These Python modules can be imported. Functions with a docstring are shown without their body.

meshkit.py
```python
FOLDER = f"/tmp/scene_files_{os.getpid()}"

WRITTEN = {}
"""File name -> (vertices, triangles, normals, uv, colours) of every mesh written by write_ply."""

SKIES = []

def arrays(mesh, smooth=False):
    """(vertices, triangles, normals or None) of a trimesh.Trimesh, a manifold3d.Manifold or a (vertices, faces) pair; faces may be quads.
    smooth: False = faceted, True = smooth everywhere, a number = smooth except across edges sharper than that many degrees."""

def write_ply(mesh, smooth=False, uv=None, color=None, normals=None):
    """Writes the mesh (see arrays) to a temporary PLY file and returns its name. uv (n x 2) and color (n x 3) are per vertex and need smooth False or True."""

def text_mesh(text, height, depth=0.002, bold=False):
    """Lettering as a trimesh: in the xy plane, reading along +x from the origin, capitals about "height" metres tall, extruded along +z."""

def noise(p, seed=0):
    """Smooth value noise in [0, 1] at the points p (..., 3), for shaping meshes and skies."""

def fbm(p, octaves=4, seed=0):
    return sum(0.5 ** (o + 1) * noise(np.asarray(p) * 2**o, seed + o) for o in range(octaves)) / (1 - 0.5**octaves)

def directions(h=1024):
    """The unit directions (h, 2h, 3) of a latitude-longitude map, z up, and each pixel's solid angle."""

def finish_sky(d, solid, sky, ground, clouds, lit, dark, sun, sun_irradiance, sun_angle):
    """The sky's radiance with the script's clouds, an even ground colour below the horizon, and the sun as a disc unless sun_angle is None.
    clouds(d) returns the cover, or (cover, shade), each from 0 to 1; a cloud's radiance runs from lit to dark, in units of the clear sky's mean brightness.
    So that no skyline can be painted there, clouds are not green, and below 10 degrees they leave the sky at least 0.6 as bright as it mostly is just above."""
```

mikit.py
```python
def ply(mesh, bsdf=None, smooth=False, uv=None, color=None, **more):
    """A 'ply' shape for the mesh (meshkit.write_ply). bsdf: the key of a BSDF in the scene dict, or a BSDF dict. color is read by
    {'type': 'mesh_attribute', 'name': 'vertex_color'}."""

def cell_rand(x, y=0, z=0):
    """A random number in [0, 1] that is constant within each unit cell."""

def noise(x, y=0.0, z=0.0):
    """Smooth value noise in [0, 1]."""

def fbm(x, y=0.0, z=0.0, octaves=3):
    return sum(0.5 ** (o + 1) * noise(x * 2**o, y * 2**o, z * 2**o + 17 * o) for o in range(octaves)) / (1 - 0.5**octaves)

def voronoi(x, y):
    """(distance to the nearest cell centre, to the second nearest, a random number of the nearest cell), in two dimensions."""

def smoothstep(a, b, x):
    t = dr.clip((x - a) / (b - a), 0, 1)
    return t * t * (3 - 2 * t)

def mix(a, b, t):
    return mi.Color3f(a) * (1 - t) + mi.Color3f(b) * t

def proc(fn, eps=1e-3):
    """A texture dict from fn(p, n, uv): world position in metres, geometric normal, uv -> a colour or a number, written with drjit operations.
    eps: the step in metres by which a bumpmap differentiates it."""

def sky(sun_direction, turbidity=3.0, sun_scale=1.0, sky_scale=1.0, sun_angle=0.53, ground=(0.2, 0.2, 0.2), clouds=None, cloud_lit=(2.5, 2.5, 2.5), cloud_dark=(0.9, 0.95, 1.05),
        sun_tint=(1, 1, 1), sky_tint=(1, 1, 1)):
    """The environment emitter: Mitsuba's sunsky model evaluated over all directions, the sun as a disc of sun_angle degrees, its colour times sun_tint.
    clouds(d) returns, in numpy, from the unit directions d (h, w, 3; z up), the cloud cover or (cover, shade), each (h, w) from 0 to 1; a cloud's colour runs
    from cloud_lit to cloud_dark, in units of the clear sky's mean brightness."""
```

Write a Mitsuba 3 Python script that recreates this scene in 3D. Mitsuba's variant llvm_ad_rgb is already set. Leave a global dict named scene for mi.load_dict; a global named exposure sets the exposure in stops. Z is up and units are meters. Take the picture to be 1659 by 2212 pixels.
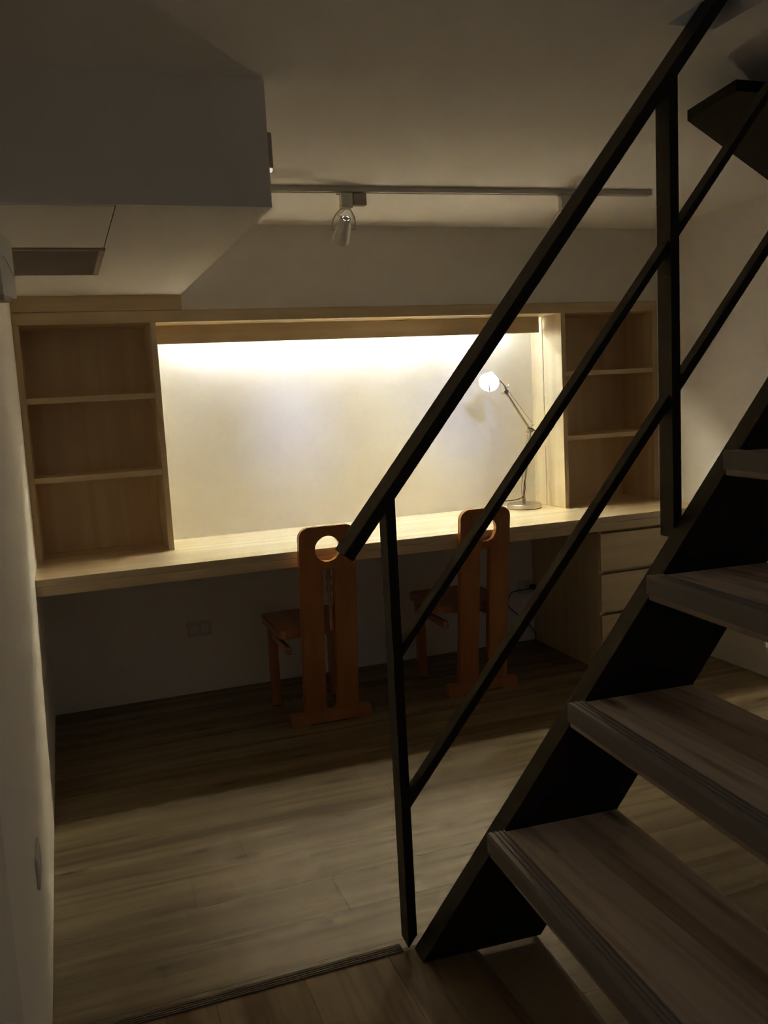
import math, random
import numpy as np, trimesh, drjit as dr, mitsuba as mi, mikit, meshkit
from mikit import noise, fbm, voronoi, cell_rand, smoothstep, mix, proc

random.seed(7)
scene, labels = {}, {}
T = mi.ScalarTransform4f

# ------------------------------------------------------------------ camera, light, exposure
F, PITCH, YAW, ROLL, CAM_H = 1936.32, 0.1316, 0.3400, -0.0531, 1.3774
_f = np.array([math.sin(YAW)*math.cos(PITCH), math.cos(YAW)*math.cos(PITCH), -math.sin(PITCH)])
_r = np.array([math.cos(YAW), -math.sin(YAW), 0.0])
_u = np.cross(_r, _f)
_up = -math.sin(ROLL)*_r + math.cos(ROLL)*_u
scene['camera'] = {'type': 'perspective', 'fov': 2*math.degrees(math.atan(829.5/F)), 'fov_axis': 'x',
                   'near_clip': 0.05, 'far_clip': 50.0,
                   'to_world': T().look_at(origin=[0, 0, CAM_H], target=[float(x) for x in np.array([0, 0, CAM_H])+_f], up=[float(x) for x in _up])}
exposure = 0.0
LED = [400.0, 346.0, 224.0]          # light strip over the desk
BULB = [760.0, 640.0, 430.0]        # reading lamp
SPOT = [0.70, 0.84, 1.55]         # ceiling spots on the niche wall
scene['stairwell_light'] = {'type': 'constant', 'radiance': {'type': 'rgb', 'value': [0.086, 0.082, 0.079]}}   # dim light of the floors beyond

# ------------------------------------------------------------------ fitted room
XW, XR, YB, YD, YC = -0.1428, 2.9327, 4.2360, 3.5628, 3.9363
ZT, ZN, X1, X2, XS, ZS, ZC, YN = 1.7725, 1.7224, 0.4191, 2.3691, 0.5319, 1.8368, 2.1298, 2.1963
ZD, TD = 0.75, 0.0661
TX, TY, TZ, G, R, B, TT, PSI = 0.7617, 1.6065, 0.4529, 0.1941, 0.2534, 0.3031, 0.0513, -0.0563
YP, ZP = 1.6936, 0.4529-0.2534
CS, SN = math.cos(PSI), math.sin(PSI)
SLOPE = R/G

# ------------------------------------------------------------------ materials
def rgb(*c): return {'type': 'rgb', 'value': list(c)}
def mat(key, color, rough=0.5, spec=0.4, metallic=0.0, bump=None, **more):
    b = {'type': 'principled', 'base_color': color, 'roughness': rough, 'metallic': metallic, **more}
    if not metallic: b['specular'] = spec
    if bump is not None:
        b = {'type': 'bumpmap', 'arbitrary': bump[0], 'scale': bump[1], 'bsdf': b}
    scene[key] = {'type': 'twosided', 'bsdf': b}

def plaster(c):
    def fn(p, n, uv):
        v = fbm(p.x*3.1, p.y*3.1, p.z*3.1, 3)
        return mi.Color3f(c) * (0.97+0.06*v)
    return proc(fn)
mat('m_wall', plaster((0.86, 0.835, 0.785)), 0.75, 0.25)
mat('m_ceiling', plaster((0.86, 0.835, 0.785)), 0.85, 0.2)

def grain(axis, light, dark, streak=0.5):
    def fn(p, n, uv):
        a, b, c = {'x': (p.x, p.y, p.z), 'y': (p.y, p.x, p.z), 'z': (p.z, p.x, p.y)}[axis]
        wob = 0.03*noise(a*1.4, b*4, c*4)
        g1 = fbm(a*1.3, (b+wob)*26, (c+wob)*26, 4)
        g2 = noise(a*6, b*190, c*190)
        t = dr.clip(0.15+0.75*g1, 0, 1)
        col = mix(light, dark, smoothstep(0.3, 0.75, t)*streak+0.18*g2)
        return col
    return proc(fn)
OAK_L, OAK_D = (0.71, 0.570, 0.385), (0.55, 0.415, 0.255)
for ax in 'xyz':
    mat('m_oak_'+ax, grain(ax, OAK_L, OAK_D, 0.6), 0.45, 0.35)
mat('m_desk', grain('x', OAK_L, OAK_D, 0.6), 0.3, 0.6)
mat('m_chair', grain('z', (0.30, 0.125, 0.045), (0.19, 0.070, 0.024), 0.7), 0.28, 0.5)
mat('m_chair_y', grain('y', (0.28, 0.115, 0.042), (0.18, 0.066, 0.024), 0.7), 0.28, 0.5)

PW = 0.182
def floor_col(axis, tint):
    def fn(p, n, uv):
        a, b = (p.x, p.y) if axis == 'x' else (p.y, p.x)
        row = dr.floor(b/PW)
        a2 = a + 3.7*cell_rand(row, 11)
        pid = cell_rand(row, dr.floor(a2/1.22), 3)
        wob = 0.025*noise(a2*2.2, b*6, pid*40)
        g = fbm(a*1.15+cell_rand(row, 5)*31, (b+wob)*15, 0.25*pid, 4)
        fine = fbm(a2*9, b*230, pid*5, 2)
        kx, ky = a2*2.6+pid*13, b*9
        d1, d2, kr = voronoi(kx, ky)
        knot = (1-smoothstep(0.04, 0.20, d1))*dr.select(kr > 0.74, 1.0, 0.0)
        ring = 0.5+0.5*dr.sin(d1*60)
        g3 = fbm(a*3.1+cell_rand(row, 6)*17, (b+wob)*44, 0.0, 3)
        t = dr.clip(smoothstep(0.33, 0.66, g)*0.72+0.42*smoothstep(0.45, 0.75, g3)+0.25*(fine-0.5)+0.05*(pid-0.5)*2, 0, 1)
        col = mix((0.450, 0.372, 0.255), (0.185, 0.135, 0.085), t)
        col = mix(col, (0.085, 0.055, 0.034), dr.clip(knot*(0.5+0.4*ring), 0, 0.85))
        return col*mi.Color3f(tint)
    return proc(fn)
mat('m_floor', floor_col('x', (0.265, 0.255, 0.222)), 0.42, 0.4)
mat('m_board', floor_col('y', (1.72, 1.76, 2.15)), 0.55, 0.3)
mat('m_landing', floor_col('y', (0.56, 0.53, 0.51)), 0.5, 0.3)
mat('m_joint', rgb(0.05, 0.038, 0.026), 0.8, 0.2)
mat('m_nosing', rgb(0.23, 0.215, 0.21), 0.55, 0.3)
mat('m_nosing_dark', rgb(0.105, 0.088, 0.076), 0.55, 0.3)
mat('m_edge', rgb(0.26, 0.21, 0.155), 0.6, 0.3)
mat('m_steel', proc(lambda p, n, uv: mi.Color3f(0.0085, 0.0082, 0.0084)*(0.8+0.4*fbm(p.x*14, p.y*14, p.z*14, 2))), 0.5, 0.10)
mat('m_white', rgb(0.74, 0.73, 0.70), 0.4, 0.4)
mat('m_offwhite', rgb(0.60, 0.585, 0.55), 0.45, 0.4)
mat('m_vent_back', rgb(0.36, 0.31, 0.27), 0.7, 0.2)
mat('m_gear', rgb(0.36, 0.32, 0.29), 0.6, 0.3)
mat('m_plate', rgb(0.004, 0.004, 0.004), 0.8, 0.02)
mat('m_grille', rgb(0.50, 0.44, 0.39), 0.6, 0.3)
mat('m_darkslot', rgb(0.04, 0.036, 0.034), 0.7, 0.2)
mat('m_alu', rgb(0.52, 0.505, 0.475), 0.28, metallic=1.0)
mat('m_alu_dark', rgb(0.42, 0.40, 0.37), 0.32, metallic=1.0)
mat('m_black', rgb(0.016, 0.015, 0.015), 0.45, 0.4)
mat('m_lamp_shade', rgb(0.85, 0.83, 0.79), 0.35, 0.4)

# ------------------------------------------------------------------ helpers
def number(key):
    if key not in scene and key not in labels: return key
    k = 1
    while f'{key}_{k:03d}' in scene or f'{key}_{k:03d}' in labels: k += 1
    return f'{key}_{k:03d}'
def thing(name, label, cat, group=None):
    key = number(name)
    while any(k.startswith(key+'__') for k in scene): key = key+'_x'
    labels[key] = {'label': label, 'category': cat}
    if group: labels[key]['group'] = group
    return key
def put(name, mesh, m, parent=None, label=None, smooth=False, kind=None, **more):
    key = number(f'{parent}__{name}' if parent else name)
    scene[key] = mikit.ply(mesh, m, smooth=smooth, **more)
    d = {}
    if label: d['label'] = label
    if kind: d['kind'] = kind
    if d: labels.setdefault(key, {}).update(d)
    return key
def struct(name, mesh, m, label):
    key = put(name, mesh, m)
    labels[key] = {'label': label, 'kind': 'structure'}
    return key

def cbox(x0, x1, y0, y1, z0, z1, c=0.002):
    c = min(c, 0.45*min(x1-x0, y1-y0, z1-z0))
    if c <= 0:
        m = trimesh.creation.box((x1-x0, y1-y0, z1-z0)); m.apply_translation(((x0+x1)/2, (y0+y1)/2, (z0+z1)/2)); return m
    pts = []
    for sx, X in ((1, x0), (-1, x1)):
        for sy, Y in ((1, y0), (-1, y1)):
            for sz, Z in ((1, z0), (-1, z1)):
                pts += [(X, Y+sy*c, Z+sz*c), (X+sx*c, Y, Z+sz*c), (X+sx*c, Y+sy*c, Z)]
    return trimesh.convex.convex_hull(np.array(pts))
def join(*ms): return trimesh.util.concatenate(list(ms))
def hull(pts): return trimesh.convex.convex_hull(np.array(pts, float))
def tube(path, r, n=10, sub=6, caps=True):
    P = np.array(path, float)
    if sub > 1 and len(P) > 2:                       # Catmull-Rom
        Q = np.vstack([2*P[0]-P[1], P, 2*P[-1]-P[-2]]); out = []
        for i in range(1, len(Q)-2):
            for t in np.linspace(0, 1, sub, endpoint=False):
                a, b, c, d = Q[i-1], Q[i], Q[i+1], Q[i+2]
                out.append(0.5*(2*b+(c-a)*t+(2*a-5*b+4*c-d)*t*t+(3*b-a-3*c+d)*t**3))
        P = np.array(out+[Q[-2]])
    rr = np.full(len(P), r) if np.isscalar(r) else np.interp(np.linspace(0, 1, len(P)), np.linspace(0, 1, len(r)), r)
    tan = np.gradient(P, axis=0); tan /= np.linalg.norm(tan, axis=1)[:, None]
    nrm = np.cross(tan[0], [0.31, 0.52, 0.79]); nrm /= np.linalg.norm(nrm)
    V = []
    for i in range(len(P)):
        nrm = nrm-tan[i]*(nrm@tan[i]); nrm /= np.linalg.norm(nrm)
        bi = np.cross(tan[i], nrm)
        for k in range(n):
            a = 2*math.pi*k/n
            V.append(P[i]+rr[i]*(math.cos(a)*nrm+math.sin(a)*bi))
    Fc = []
    for i in range(len(P)-1):
        for k in range(n):
            a, b = i*n+k, i*n+(k+1) % n
            Fc += [(a, b, b+n), (a, b+n, a+n)]
    if caps:
        V += [P[0], P[-1]]; c0, c1 = len(V)-2, len(V)-1; o = (len(P)-1)*n
        for k in range(n):
            Fc += [(c0, (k+1) % n, k), (c1, o+k, o+(k+1) % n)]
    m = trimesh.Trimesh(np.array(V), np.array(Fc), process=False)
    return m
def lathe(profile, n=32, axis=(0, 0, 1), at=(0, 0, 0)):
    m = trimesh.creation.revolve(np.array(profile, float), sections=n)
    a = np.array(axis, float); a /= np.linalg.norm(a)
    M = trimesh.geometry.align_vectors([0, 0, 1], a); M[:3, 3] = at
    m.apply_transform(M); return m
def extrude(poly, h):
    return trimesh.creation.extrude_polygon(poly, h)
def S(u, v, z): return np.array([TX+u*CS-v*SN, TY+u*SN+v*CS, z])         # stair frame, z absolute
STAIR = np.eye(4); STAIR[:3, :3] = [[CS, -SN, 0], [SN, CS, 0], [0, 0, 1]]; STAIR[:3, 3] = [TX, TY, 0]
def stair(m): m = m.copy(); m.apply_transform(STAIR); return m
from shapely.geometry import Polygon, Point, box as sbox

# ------------------------------------------------------------------ the room
Y0 = -1.6
fl = struct('floor', cbox(XW-0.1, XR+0.1, -0.2, YB+0.1, -0.06, -0.007, 0), 'm_joint', 'light wood plank floor running along the desk wall')
row = 0
for r in range(0, 24):
    y0, y1 = r*PW, min((r+1)*PW, YB)
    if y0 >= YB: break
    xs = XW if y0 > YP-PW else 0.75
    rng = random.Random(100+r)
    cuts = [xs]; x = xs+rng.uniform(0.35, 1.2)
    while x < XR-0.2: cuts.append(x); x += 1.22
    cuts.append(XR)
    for a, b in zip(cuts[:-1], cuts[1:]):
        if b-a > 0.02:
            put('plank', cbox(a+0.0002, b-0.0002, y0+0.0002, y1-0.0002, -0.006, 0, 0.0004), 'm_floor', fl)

struct('wall_left', cbox(XW-0.1, XW, Y0, YB+0.1, -0.05, 2.35, 0), 'm_wall', 'off-white plaster wall along the left of the room')
struct('wall_right', cbox(XR, XR+0.1, Y0, YB+0.1, -0.05, 3.6, 0), 'm_wall', 'off-white plaster wall right of the desk, behind the stairs')
struct('wall_back', cbox(XW, XR, YB, YB+0.1, -0.05, 2.35, 0), 'm_wall', 'white wall behind the desk, lit by the light strip')
struct('wall_bulkhead', cbox(XS-0.02, XR-0.001, YC+0.004, YB-0.001, ZT+0.001, ZC+0.02, 0), 'm_wall', 'plain plaster wall band above the wooden canopy')
# ceiling with the opening the stairs climb through
OX, OY = 1.305, 1.705
struct('ceiling', join(cbox(XW-0.1, XR+0.1, OY, YB+0.1, ZC, ZC+0.26, 0), cbox(XW-0.1, OX, Y0, OY, ZC, ZC+0.26, 0), cbox(1.43, 1.57, 1.53, OY, ZC, ZC+0.26, 0)), 'm_ceiling', 'flat plaster ceiling above the stairs and the desk')
so = struct('ceiling_soffit', cbox(XW, XS, YN, YC+0.004, ZS, ZC, 0), 'm_ceiling', 'dropped plaster ceiling box at upper left')
put('access_panel', cbox(XW+0.004, 0.166, YN+0.012, 2.768, ZS-0.0025, ZS+0.004, 0.001), 'm_ceiling', so, 'flush access panel in the underside')
put('panel_joint', join(cbox(0.1662, 0.1685, YN+0.012, 2.77, ZS-0.0012, ZS+0.002, 0)), 'm_darkslot', so, 'thin dark joint beside the access panel')
tr = struct('trim_1', cbox(XW, XW+0.012, 0.6, 1.325, ZP, 2.129, 0.003), 'm_white', 'pale door casing at the near end of the left wall')

# landing at the foot of the stairs
la = thing('landing', 'wood plank landing step in the foreground at the foot of the stairs', 'landing step')
LXR = TX+(B-G)*CS
def lx(y): return TX+(B-G)*CS-((y-TY)/CS)*SN*1.0 if False else TX+(B-G)-(y-TY)*math.tan(PSI)
XL = XW+0.001
body = hull([(XL, Y0, 0.0005), (XL, YP, 0.0005), (lx(YP), YP, 0.0005), (lx(Y0), Y0, 0.0005), (XL, Y0, ZP-0.008), (XL, YP, ZP-0.008), (lx(YP), YP, ZP-0.008), (lx(Y0), Y0, ZP-0.008)])
put('body', body, 'm_edge', la)
x = XL; k = 0
while x < lx(Y0):
    a, b = x, min((math.floor(x/PW+1e-6)+1)*PW, 9)
    for (c, d) in ((Y0, 0.62+0.31*(k % 3)), (0.62+0.31*(k % 3), YP-0.025)):
        pa, pb = [(min(q, lx(y))) for q in (a, b) for y in (c,)], None
        q = [(a+0.0004, c+0.0004), (min(b-0.0004, lx(c)), c+0.0004), (min(b-0.0004, lx(d)), d-0.0004), (a+0.0004, d-0.0004)]
        if q[1][0] > a+0.005 and q[2][0] > a+0.005:
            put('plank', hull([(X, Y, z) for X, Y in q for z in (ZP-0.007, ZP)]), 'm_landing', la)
    x = b; k += 1
def nosing_profile(w, drop, up=0.003, ridges=3, th=0.004):
    """(across, z) outline: across 0 = front, w = back lip; z 0 = tread top."""
    pts = [(-0.0035, -drop), (-0.0035, -0.004), (-0.001, up)]
    g = (w-0.006)/ridges
    for i in range(ridges):
        s = 0.003+i*g
        pts += [(s+g*0.55, up), (s+g*0.62, up-0.0022), (s+g*0.93, up-0.0022), (s+g, up)]
    pts += [(w, up), (w, -0.001), (0.002, -0.001), (0.002, -drop)]
    return Polygon(pts).buffer(0)
ns = extrude(nosing_profile(0.025, 0.03), 1.0)         # x across, y up, z along
def place_nosing(m, origin, across, along, length):
    M = np.eye(4); M[:3, 0] = across; M[:3, 1] = [0, 0, 1]; M[:3, 2] = np.array(along)*length; M[:3, 3] = origin
    m = m.copy(); m.apply_transform(M)
    if np.linalg.det(M[:3, :3]) < 0: m.invert()
    return m
put('nosing', place_nosing(ns, (XL, YP, ZP), (0, -1, 0), (1, 0, 0), (TX-0.18)-XL), 'm_nosing_dark', la, 'dark ribbed edge strip')

# ------------------------------------------------------------------ staircase
st = thing('staircase', 'black steel staircase with wood treads and a slanted black railing rising to the right', 'staircase')
WST = 0.80
rngs = random.Random(3)
for i in range(0, 8):
    u, z = i*G, TZ+i*R
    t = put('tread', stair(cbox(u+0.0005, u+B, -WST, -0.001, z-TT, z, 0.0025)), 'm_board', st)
    pn = extrude(nosing_profile(0.036, 0.037), 1.0)
    M = np.eye(4); M[:3, 0] = [1, 0, 0]; M[:3, 1] = [0, 0, 1]; M[:3, 2] = [0, -WST+0.001, 0]; M[:3, 3] = [u, 0.0, z]
    pn.apply_transform(M); pn.fix_normals()
    put('nosing', stair(pn), 'm_nosing', t, 'grey ribbed edge strip')
# channel stringers, cut level at the landing
ST_W, ST_H, ST_TOP = 0.0536, 0.352, -0.0474
def zt_(u): return TZ+ST_TOP+SLOPE*u
def stringer(v0, sign):
    ulo = (ZP-TZ-ST_TOP)/SLOPE
    ulo2 = (ZP-TZ-ST_TOP+ST_H)/SLOPE
    uh = 1.62
    def prism(poly, va, vb):
        m = extrude(Polygon(poly), abs(vb-va))
        M = np.eye(4); M[:3, 0] = [1, 0, 0]; M[:3, 1] = [0, 0, 1]; M[:3, 2] = [0, -1, 0]; M[:3, 3] = [0, max(va, vb), 0]
        m.apply_transform(M); return m
    th = 0.007
    ZB = ZP+0.0006
    web = prism([(ulo, ZB), (ulo2, ZB), (uh, zt_(uh)-ST_H), (uh, zt_(uh))], v0, v0+sign*th)
    tv = th/math.cos(math.atan(SLOPE))
    top = prism([(ulo, ZB), (ulo+tv/SLOPE, ZB), (uh, zt_(uh)-tv), (uh, zt_(uh))], v0, v0+sign*ST_W)
    bot = prism([(ulo2-tv/SLOPE, ZB), (ulo2, ZB), (uh, zt_(uh)-ST_H), (uh, zt_(uh)-ST_H+tv)], v0, v0+sign*ST_W)
    return stair(join(web, top, bot))
put('stringer', stringer(0.0, 1), 'm_steel', st)
put('stringer', stringer(-WST, -1), 'm_steel', st)
# railing on the desk side
V, KR, YA = 0.079, 1.2579, 0.0011
def bar(hb, w, tv, u0, u1, c=0.0015):
    d = np.array([1, YA, KR]); L = np.linalg.norm(d); d = d/L
    side = np.array([0, 1, 0.0]); side -= d*(side@d); side /= np.linalg.norm(side)
    nor = np.cross(d, side); nor *= np.sign(nor[2])
    tp = tv*math.cos(math.atan(KR))
    m = cbox(0, (u1-u0)*L, -w/2, w/2, -tp, 0, c)
    M = np.eye(4); M[:3, 0] = d; M[:3, 1] = side; M[:3, 2] = nor; M[:3, 3] = [u0, V+YA*u0, TZ+hb+KR*u0]
    m.apply_transform(M); m.fix_normals(); return stair(m)
put('handrail', bar(0.9466, 0.080, 0.0363, -0.2650, 0.665), 'm_steel', st)
put('rail', bar(0.5977, 0.039, 0.0235, -0.166, 1.62), 'm_steel', st)
put('rail', bar(0.2722, 0.032, 0.0290, -0.168, 1.62), 'm_steel', st)
def post(u0, u1, zadd=0.0):
    va, vb = V-0.025, V+0.025
    zb0, zb1 = zt_(u0)+zadd, zt_(u1)+zadd
    z0 = TZ+0.9466-0.034+KR*u0; z1 = TZ+0.9466-0.034+KR*u1
    pts = [(u, v, z) for (u, z) in ((u0, zb0), (u1, zb1), (u0, z0), (u1, z1)) for v in (va, vb)]
    m = hull(pts); return stair(m)
put('post', post(-0.1705, -0.1505, 0.0200), 'm_steel', st)
put('post', post(0.4905, 0.5115, -0.020), 'm_steel', st)

# dark plate under the loft, right of the stair opening
pl = thing('landing_plate', 'black steel corner plate under the ceiling at upper right', 'steel plate')
q = [(1.614, 2.027), (2.92, 2.957), (2.92, 1.80), (1.5731, 1.80)]
put('plate', hull([(x, y, z) for x, y in q for z in (2.040, 2.066)]), 'm_plate', pl)
for x, y in ((2.75, 2.65), (2.75, 2.0), (2.15, 2.25)):
    put('hanger', cbox(x-0.01, x+0.01, y-0.01, y+0.01, 2.066, ZC, 0), 'm_steel', pl)

# ------------------------------------------------------------------ built-in desk, shelves, canopy
de = thing('desk', 'long light wood wall-to-wall desk top under the lit niche', 'desk')
put('top', cbox(XW, XR-0.001, YD, YB, ZD-0.028, ZD, 0.0015), 'm_desk', de)
put('apron', cbox(XW, XR-0.001, YD+0.0004, YD+0.022, ZD-TD, ZD-0.0285, 0.001), 'm_oak_x', de)

def bookcase(xa, xb, label, shelves):
    b = thing('bookcase', label, 'bookcase')
    for (a, c) in ((xa, xa+0.024), (xb-0.024, xb)):
        put('side_panel', cbox(a, c, YC, YB-0.001, ZD, ZN, 0.001), 'm_oak_z', b)
    put('back_panel', cbox(xa+0.024, xb-0.024, YB-0.014, YB-0.002, ZD, ZN, 0), 'm_oak_z', b)
    for z in shelves:
        put('shelf', cbox(xa+0.024, xb-0.024, YC+0.003, YB-0.014, z-0.024, z, 0.001), 'm_oak_x', b)
    return b
bookcase(XW, X1, 'dark empty three-bay wooden shelf unit at left end of the desk', (1.431, 1.105))
bcr = bookcase(X2, XR-0.002, 'empty three-bay wooden shelf unit at right end of the desk, behind the railing', (1.436, 1.115))

ca = thing('canopy', 'wooden canopy board spanning both shelf units above the lit niche', 'shelf canopy')
put('top_board', cbox(XW, XR-0.002, YC-0.001, YB-0.001, ZN, ZT, 0.0015), 'm_oak_x', ca)
put('filler_panel', cbox(XW, XS, YC-0.004, YC+0.003, ZT+0.001, ZS-0.0005, 0.0008), 'm_oak_x', ca, 'strip of board closing the gap up to the dropped ceiling')
PY = 4.100
put('pelmet', cbox(X1+0.0005, X2-0.030, PY, PY+0.018, 1.642, ZN, 0.001), 'm_oak_x', ca, 'board hiding the light strip')
put('end_strip', cbox(X2-0.003, X2-0.0002, PY+0.0185, YB-0.001, ZD, ZN, 0.0008), 'm_oak_z', bcr)
ls = thing('light_strip', 'glowing white light strip tucked behind the canopy board', 'strip light')
put('housing', cbox(X1+0.09, X2-0.15, 4.175, 4.197, 1.7085, ZN-0.0005, 0.001), 'm_white', ls)
lm = cbox(X1+0.10, X2-0.16, 4.1765, 4.1955, 1.693, 1.708, 0.004)
put('tube', lm, 'm_white', ls, 'lit tube', emitter={'type': 'area', 'radiance': rgb(*LED)})

dc = thing('drawer_cabinet', 'light wood three-drawer cabinet under right end of the desk', 'drawer cabinet')
DX = 2.332
put('side_panel', cbox(DX, DX+0.024, YD+0.030, YB-0.001, 0, ZD-TD-0.0005, 0.001), 'm_oak_z', dc)
put('carcass', cbox(DX+0.0245, XR-0.004, YD+0.070, YB-0.001, 0.02, ZD-TD-0.001, 0), 'm_oak_z', dc)
for z0, z1 in ((0.490, 0.668), (0.292, 0.472), (0.094, 0.274)):
    put('drawer', cbox(DX+0.002, XR-0.006, YD+0.012, YD+0.0299, z0, z1, 0.0012), 'm_oak_x', dc)
    put('recess', cbox(DX+0.026, XR-0.006, YD+0.045, YD+0.0695, z1+0.001, z1+0.016, 0), 'm_oak_x', dc)
put('plinth', cbox(DX+0.026, XR-0.006, YD+0.05, YD+0.0695, 0, 0.092, 0.001), 'm_oak_x', dc)

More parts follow.
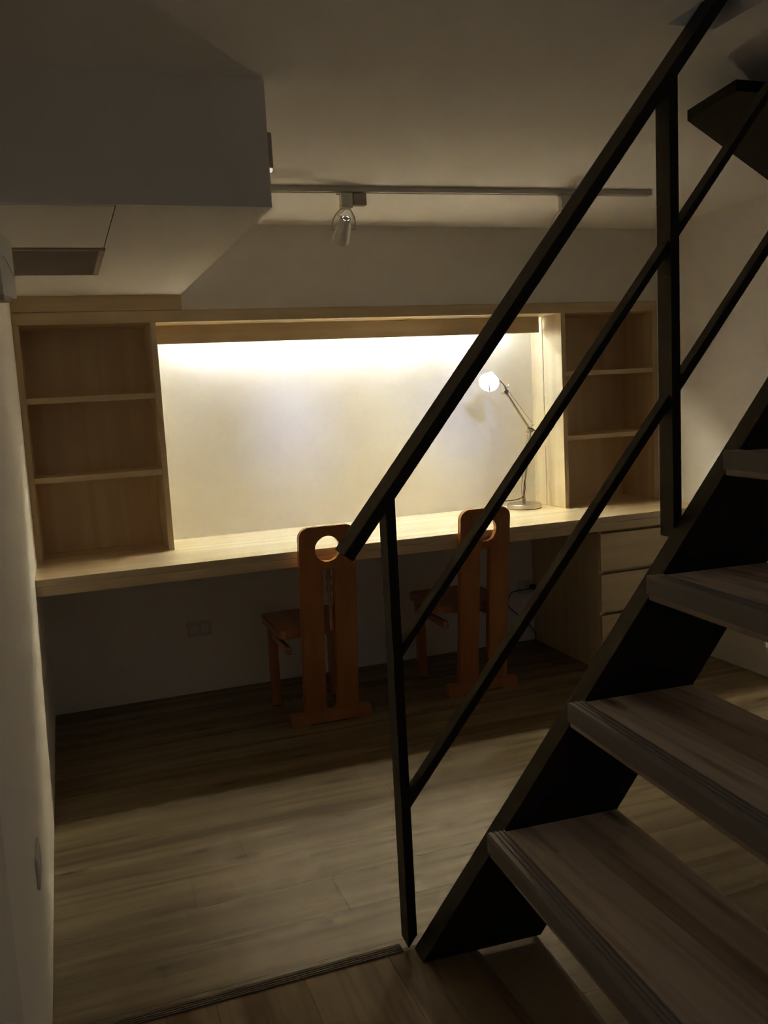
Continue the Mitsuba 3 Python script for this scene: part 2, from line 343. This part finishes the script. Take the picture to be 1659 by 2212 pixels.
# ------------------------------------------------------------------ chairs
def make_chair(cx, cy, label, spindle):
    c = thing('chair', label, 'chair', 'wooden high-back chairs at the desk')
    def at(m): m = m.copy(); m.apply_translation((cx, cy, 0)); return m
    W = 0.1200
    outline = sbox(-W+0.045, 0.0, W-0.045, 0.857-0.045).buffer(0.045, quad_segs=10)
    outline = outline.union(sbox(-W, 0.0, W, 0.5)).intersection(sbox(-W, 0.028, W, 0.9))
    hole = Point(0, 0.762).buffer(0.054, quad_segs=14)
    slot = sbox(-0.024, 0.08, 0.024, 0.675).buffer(0.0).union(Point(0, 0.08).buffer(0.024))
    slab = outline.difference(hole).difference(slot)
    parts = []
    inner = slab.buffer(-0.003)
    m = trimesh.creation.extrude_polygon(slab, 0.028); m2 = trimesh.creation.extrude_polygon(inner, 0.034); m2.apply_translation((0, 0, -0.003))
    M = np.array([[1, 0, 0, -0.006], [0, 0, -1, 0.034], [0, 1, 0, 0], [0, 0, 0, 1]], float)
    m = join(m, m2); m.apply_transform(M)
    m.vertices[:, 1] -= m.vertices[:, 2]*0.114
    put('backrest', at(m), 'm_chair', c, 'tall slab with a round hole and a long slot')
    foot = sbox(-0.175, 0, 0.175, 0.05).difference(sbox(-0.1, -0.01, 0.1, 0.006)).buffer(-0.006).buffer(0.006)
    m = trimesh.creation.extrude_polygon(foot, 0.044); M2 = M.copy(); M2[1, 3] = 0.039; m.apply_transform(M2)
    put('foot', at(m), 'm_chair', c)
    seat = sbox(-0.215, 0.004, 0.138, 0.375).buffer(-0.04).buffer(0.04, quad_segs=8)
    m = trimesh.creation.extrude_polygon(seat, 0.030); m.apply_translation((0, 0, 0.388))
    mi2 = trimesh.creation.extrude_polygon(seat.buffer(-0.004), 0.036); mi2.apply_translation((0, 0, 0.385))
    put('seat', at(join(m, mi2)), 'm_chair_y', c)
    for s in (-1, 1):
        put('leg', at(hull([(s*0.138-0.037+dx*0.019, 0.325+dy*0.019, z) for dx in (-1, 1) for dy in (-1, 1) for z in (0.006, 0.386)])), 'm_chair', c)
        put('stretcher', at(cbox(s*0.138-0.048, s*0.138-0.026, 0.004, 0.307, 0.318, 0.350, 0.004)), 'm_chair_y', c)
        put('foot_cap', at(lathe([(0, 0), (0.016, 0), (0.016, 0.006), (0, 0.006)], 12, at=(s*0.138-0.037, 0.325, 0))), 'm_black', c)
    put('apron', at(cbox(-0.157, 0.083, 0.316, 0.334, 0.330, 0.384, 0.003)), 'm_chair', c)
    if spindle:
        prof = [(0.0, 0.415), (0.009, 0.415), (0.009, 0.45)]
        for z, r in ((0.47, .006), (0.49, .010), (0.51, .006), (0.54, .009), (0.57, .006), (0.59, .011), (0.60, .011), (0.615, .006), (0.63, .012), (0.64, .012), (0.655, .007), (0.69, .007)):
            prof.append((r, z))
        prof.append((0, 0.69))
        put('spindle', at(lathe(prof, 16, at=(0.0, -0.045, 0))), 'm_chair', c, 'slim turned rod in the slot', smooth=40)
    return c
make_chair(0.9835, 3.555, 'reddish wood chair with round hole in tall back, nearer one at the desk centre', True)
make_chair(1.7180, 3.600, 'reddish wood chair with round hole in tall back, second one, seen through the railing', False)

# ------------------------------------------------------------------ desk lamp
lp = thing('desk_lamp', 'silver jointed desk lamp glowing at right end of the desk', 'desk lamp')
LX, LY = 2.222, 4.100
J1, J2 = np.array([2.272, LY, 1.150]), np.array([2.130, LY-0.012, 1.352])
put('base', lathe([(0, 0), (0.085, 0), (0.089, 0.003), (0.089, 0.022), (0.086, 0.025), (0.0, 0.025)], 48, at=(LX, LY, ZD+0.0003)), 'm_alu', lp, smooth=35)
put('stem', join(lathe([(0, 0), (0.013, 0), (0.009, 0.03), (0.006, 0.075), (0.0, 0.075)], 20, at=(LX, LY, ZD+0.021)),
                 tube([(LX, LY, ZD+0.08), (J1[0], LY, J1[2]-0.01)], 0.0065, 12, 1),
                 tube([(LX-0.011, LY-0.004, ZD+0.03), (LX-0.012, LY-0.004, ZD+0.13), (J1[0]-0.016, LY, J1[2]-0.02)], 0.0018, 6, 3)), 'm_alu', lp, smooth=35)
put('arm', join(tube([J1, J2], 0.0062, 12, 1), tube([J1+[0.012, 0, 0.035], J2+[0.02, 0, 0.0]], 0.0013, 6, 1)), 'm_alu_dark', lp, smooth=35)
for nm, j in (('joint', J1), ('joint', J2)):
    put(nm, join(lathe([(0, -0.012), (0.012, -0.012), (0.012, 0.012), (0, 0.012)], 16, axis=(0, 1, 0), at=j),
                 tube([j+[0.0, 0, 0], j+[0.006, -0.004, 0.02], j+[0.018, -0.004, 0.028], j+[0.022, 0, 0.036]], 0.0028, 8, 4),
                 tube([j+[0.008, 0, 0.0], j+[-0.012, -0.006, -0.010], j+[-0.026, -0.004, -0.008]], 0.0028, 8, 4)), 'm_alu_dark', lp, smooth=35)
AX = np.array([-0.55, -0.72, -0.42]); AX /= np.linalg.norm(AX)
HC = np.array([2.052, LY-0.02, 1.440])                       # back of the shade
put('neck', tube([J2, J2+[-0.008, 0, 0.035], HC-AX*0.004], 0.006, 10, 4), 'm_alu', lp, smooth=35)
prof = [(0.0, 0.0), (0.018, 0.0), (0.020, 0.006), (0.022, 0.028), (0.052, 0.085), (0.0535, 0.085), (0.0505, 0.0855), (0.0195, 0.030), (0.0, 0.006)]
put('shade', lathe(prof, 36, axis=AX, at=HC), 'm_lamp_shade', lp, 'bright open shade', smooth=35)
bl = trimesh.creation.icosphere(3, 0.021); bl.apply_translation(HC+AX*0.076)
put('bulb', bl, 'm_white', lp, 'glowing bulb', smooth=True, emitter={'type': 'area', 'radiance': rgb(*BULB)})
put('handle', tube([HC+AX*0.088, HC+AX*0.088+np.array([0.003, 0, -0.050])], 0.0042, 8, 1), 'm_white', lp)
put('cord', tube([(LX-0.002, LY-0.012, ZD+0.145), (LX-0.001, LY-0.016, ZD+0.10), (LX-0.02, LY-0.02, ZD+0.06), (LX-0.07, LY-0.01, ZD+0.047), (LX-0.13, LY+0.03, ZD+0.04), (LX-0.20, LY+0.09, ZD+0.006), (LX-0.24, LY+0.130, ZD+0.005)], 0.0026, 8, 8), 'm_black', lp, 'thin black cord', smooth=40)
put('cord', tube([J1+[-0.022, -0.012, 0.012], J1+[0.005, -0.014, 0.006], J1+[0.024, -0.014, -0.014], J1+[0.018, -0.012, -0.05]], 0.003, 8, 8), 'm_black', lp, smooth=40)

# ------------------------------------------------------------------ ceiling track and spots
def ty(x): return 3.248-0.0609*(x-0.79)
tk = thing('ceiling_track', 'long white lighting track on the ceiling in front of the desk', 'lighting track')
ang = math.atan(-0.0609)
M = np.eye(4); M[:3, :3] = [[math.cos(ang), -math.sin(ang), 0], [math.sin(ang), math.cos(ang), 0], [0, 0, 1]]; M[:3, 3] = [XS+0.002, ty(XS), 0]
def trk(m): m = m.copy(); m.apply_transform(M); return m
TL = (2.3176-XS)/math.cos(ang)
put('rail', trk(join(cbox(0.001, TL, -0.018, -0.006, ZC-0.020, ZC, 0.001), cbox(0.001, TL, 0.006, 0.018, ZC-0.020, ZC, 0.001), cbox(0.001, TL, -0.006, 0.006, ZC-0.008, ZC, 0))), 'm_offwhite', tk)
put('end_cap', trk(cbox(TL, TL+0.006, -0.019, 0.019, ZC-0.021, ZC, 0.001)), 'm_offwhite', tk)
def spot(x, target, label):
    s = thing('spotlight', label, 'spotlight', 'spotlights on the ceiling track')
    y = ty(x); zb = ZC-0.0205
    put('adapter', join(cbox(x-0.022, x+0.022, y-0.016, y+0.016, zb-0.056, zb, 0.003), cbox(x-0.036, x-0.022, y-0.004, y+0.004, zb-0.008, zb-0.004, 0)), 'm_offwhite', s)
    put('gear_box', cbox(x+0.0225, x+0.076, y-0.014, y+0.014, zb-0.046, zb-0.002, 0.003), 'm_gear', s)
    c = np.array([x-0.008, y+0.028, zb-0.125])         # pivot centre
    d = np.array(target)-c; d /= np.linalg.norm(d)
    side = np.cross(d, [0, 0, 1]); side /= np.linalg.norm(side)
    top = np.array([x-0.004, y+0.004, zb-0.056])
    put('yoke', join(*[tube([top, top+side*sg*0.020+[0, 0, -0.004], (top+c)/2+side*sg*0.041, c+side*sg*0.041, c+side*sg*0.032], 0.0026, 8, 6) for sg in (-1, 1)],
                     *[lathe([(0, -0.004), (0.005, -0.004), (0.005, 0.004), (0, 0.004)], 10, axis=side, at=c+side*sg*0.043) for sg in (-1, 1)]), 'm_offwhite', s, smooth=40)
    put('wire', tube([top, top+[-0.012, 0, -0.012], top+[-0.030, -0.004, -0.024], top+[-0.004, -0.006, -0.030], c-d*0.047+[0, 0, 0.012]], 0.0016, 6, 6), 'm_offwhite', s, smooth=40)
    b0 = c-d*0.050
    put('housing', lathe([(0, 0), (0.018, 0), (0.021, 0.003), (0.025, 0.030), (0.034, 0.100), (0.0325, 0.100), (0.023, 0.030), (0.0, 0.028)], 28, axis=d, at=b0), 'm_white', s, smooth=35)
    put('rear_plate', lathe([(0, -0.0012), (0.017, -0.0012), (0.017, 0.0005), (0, 0.0005)], 20, axis=d, at=b0), 'm_gear', s)
    up2 = np.cross(side, d)
    for k in range(4):
        a0 = math.radians(45+90*k)
        seg = [b0-d*0.0022+0.0125*(math.cos(a0+t)*side+math.sin(a0+t)*up2) for t in np.radians([-28, -14, 0, 14, 28])]
        put('vent_slot', tube(seg, 0.0011, 6, 1), 'm_white', s, 'glowing slot' if k == 0 else None, emitter={'type': 'area', 'radiance': rgb(1.1, 1.08, 0.95)})
    lens = lathe([(0, 0), (0.026, 0), (0.026, 0.003), (0, 0.003)], 24, axis=d, at=b0+d*0.074)
    put('lens', lens, 'm_lamp_shade', s)
    scene[s+'_beam'] = {'type': 'spot', 'to_world': T().look_at(origin=[float(v) for v in b0+d*0.104], target=[float(v) for v in target], up=[0, 0, 1]),
                        'intensity': rgb(*SPOT), 'cutoff_angle': 15.0, 'beam_width': 3.0}
spot(1.060, (1.06, YB, 1.22), 'small white spotlight hanging from the track, clear of the railing')
spot(1.945, (1.97, YB, 1.20), 'small white spotlight on the track, half hidden by the handrail')

# ------------------------------------------------------------------ small fixtures
cv = thing('ceiling_vent', 'brownish rectangular air grille in the dropped ceiling at upper left', 'air vent')
vx0, vx1, vy0, vy1 = XW+0.010, 0.172, 2.775, 3.290
zb, zt2 = ZS-0.008, ZS-0.0005
put('frame', join(cbox(vx0, vx1, vy0, vy0+0.018, zb, zt2, 0.002), cbox(vx0, vx1, vy1-0.018, vy1, zb, zt2, 0.002), cbox(vx0, vx0+0.018, vy0+0.018, vy1-0.018, zb, zt2, 0.002), cbox(vx1-0.018, vx1, vy0+0.018, vy1-0.018, zb, zt2, 0.002)), 'm_vent_back', cv)
sl = []
n = 30
for k in range(n):
    y = vy0+0.024+(vy1-vy0-0.048)*k/(n-1)
    m = cbox(vx0+0.018, vx1-0.018, -0.0055, 0.0055, -0.001, 0.001, 0)
    m.apply_transform(trimesh.transformations.rotation_matrix(0.35, [1, 0, 0])); m.apply_translation((0, y, ZS-0.0060)); sl.append(m)
put('slats', join(*sl), 'm_grille', cv, kind='stuff')
put('backing', cbox(vx0+0.018, vx1-0.018, vy0+0.018, vy1-0.018, ZS-0.002, ZS-0.0005, 0), 'm_vent_back', cv)

bx = thing('wall_box', 'small white box on the left wall just below the dropped ceiling', 'wall box')
WY, WZ0, WZ1 = 2.02, 1.618, 1.742
m = hull([(0, 0, WZ0), (0, 0, WZ1), (-0.06, 0, WZ0), (-0.06, 0, WZ1), (0.022, 0.085, WZ0), (0.022, 0.085, WZ1), (-0.06, 0.085, WZ0), (-0.06, 0.085, WZ1)])
m.apply_translation((XW+0.060, WY, 0)); put('body', m, 'm_white', bx)
m = hull([(0.001, -0.002, WZ0-0.012), (0.001, -0.002, WZ0), (-0.06, -0.002, WZ0-0.012), (-0.06, -0.002, WZ0), (0.012, 0.045, WZ0-0.012), (0.012, 0.045, WZ0), (-0.06, 0.045, WZ0-0.012), (-0.06, 0.045, WZ0)])
m.apply_translation((XW+0.060, WY, 0)); put('bottom_lip', m, 'm_grille', bx)
put('pull_cord', tube([(XW+0.066, WY+0.012, WZ1-0.045), (XW+0.074, WY+0.035, WZ1-0.06), (XW+0.083, WY+0.066, WZ1-0.085)], 0.0013, 6, 5), 'm_white', bx, smooth=True)

sb = thing('emergency_light', 'slim box fixed to right side of the dropped ceiling, near the track end', 'wall light')
put('body', cbox(XS, XS+0.012, 2.152, 2.240, 1.928, 2.010, 0.002), 'm_grille', sb) if False else None
put('body', cbox(XS+0.0003, XS+0.011, YN+0.004, YN+0.10, 1.930, 2.012, 0.002), 'm_grille', sb)
put('indicator', cbox(XS+0.001, XS+0.009, YN+0.006, YN+0.02, 1.922, 1.9298, 0.001), 'm_white', sb, 'small bright tip', emitter={'type': 'area', 'radiance': rgb(0.7, 0.62, 0.5)})

def outlet(name, label, f, w=0.115, h=0.072):
    o = thing(name, label, 'wall outlet')
    put('plate', f(cbox(-w/2, w/2, 0, 0.007, -h/2, h/2, 0.002)), 'm_offwhite', o)
    for s in (-1, 1):
        put('socket', f(join(cbox(s*0.026-0.018, s*0.026+0.018, 0.0072, 0.0085, -0.018, 0.018, 0.0005), cbox(s*0.026-0.008, s*0.026-0.005, 0.0086, 0.0092, -0.006, 0.006, 0), cbox(s*0.026+0.005, s*0.026+0.008, 0.0086, 0.0092, -0.006, 0.006, 0))), 'm_white', o)
    return o
def on_back(x, z):
    M = np.eye(4); M[:3, 0] = [-1, 0, 0]; M[:3, 1] = [0, -1, 0]; M[:3, 3] = [x, YB, z]
    def f(m): m = m.copy(); m.apply_transform(M); return m
    return f
def on_left(y, z):
    M = np.eye(4); M[:3, 0] = [0, -1, 0]; M[:3, 1] = [1, 0, 0]; M[:3, 3] = [XW, y, z]
    def f(m): m = m.copy(); m.apply_transform(M); return m
    return f
outlet('wall_outlet', 'pale double outlet on the wall under the desk, left of the chairs', on_back(0.533, 0.313))
outlet('wall_outlet', 'double outlet under the desk with a black plug, right of the chairs', on_back(2.292, 0.300))
outlet('wall_outlet', 'small outlet low on the left wall near the landing', on_left(2.09, 0.360))
pc = thing('power_cord', 'thin black cord with plug under right part of the desk', 'power cord')
put('plug', cbox(2.304, 2.336, YB-0.040, YB-0.0095, 0.288, 0.312, 0.004), 'm_black', pc)
put('cord', tube([(2.306, YB-0.030, 0.294), (2.25, YB-0.03, 0.290), (2.19, YB-0.025, 0.283), (2.168, YB-0.022, 0.24), (2.175, YB-0.022, 0.205), (2.24, YB-0.02, 0.145), (2.300, YB-0.02, 0.085), (2.325, YB-0.03, 0.03), (2.30, YB-0.06, 0.004)], 0.0028, 8, 8), 'm_black', pc, smooth=True)
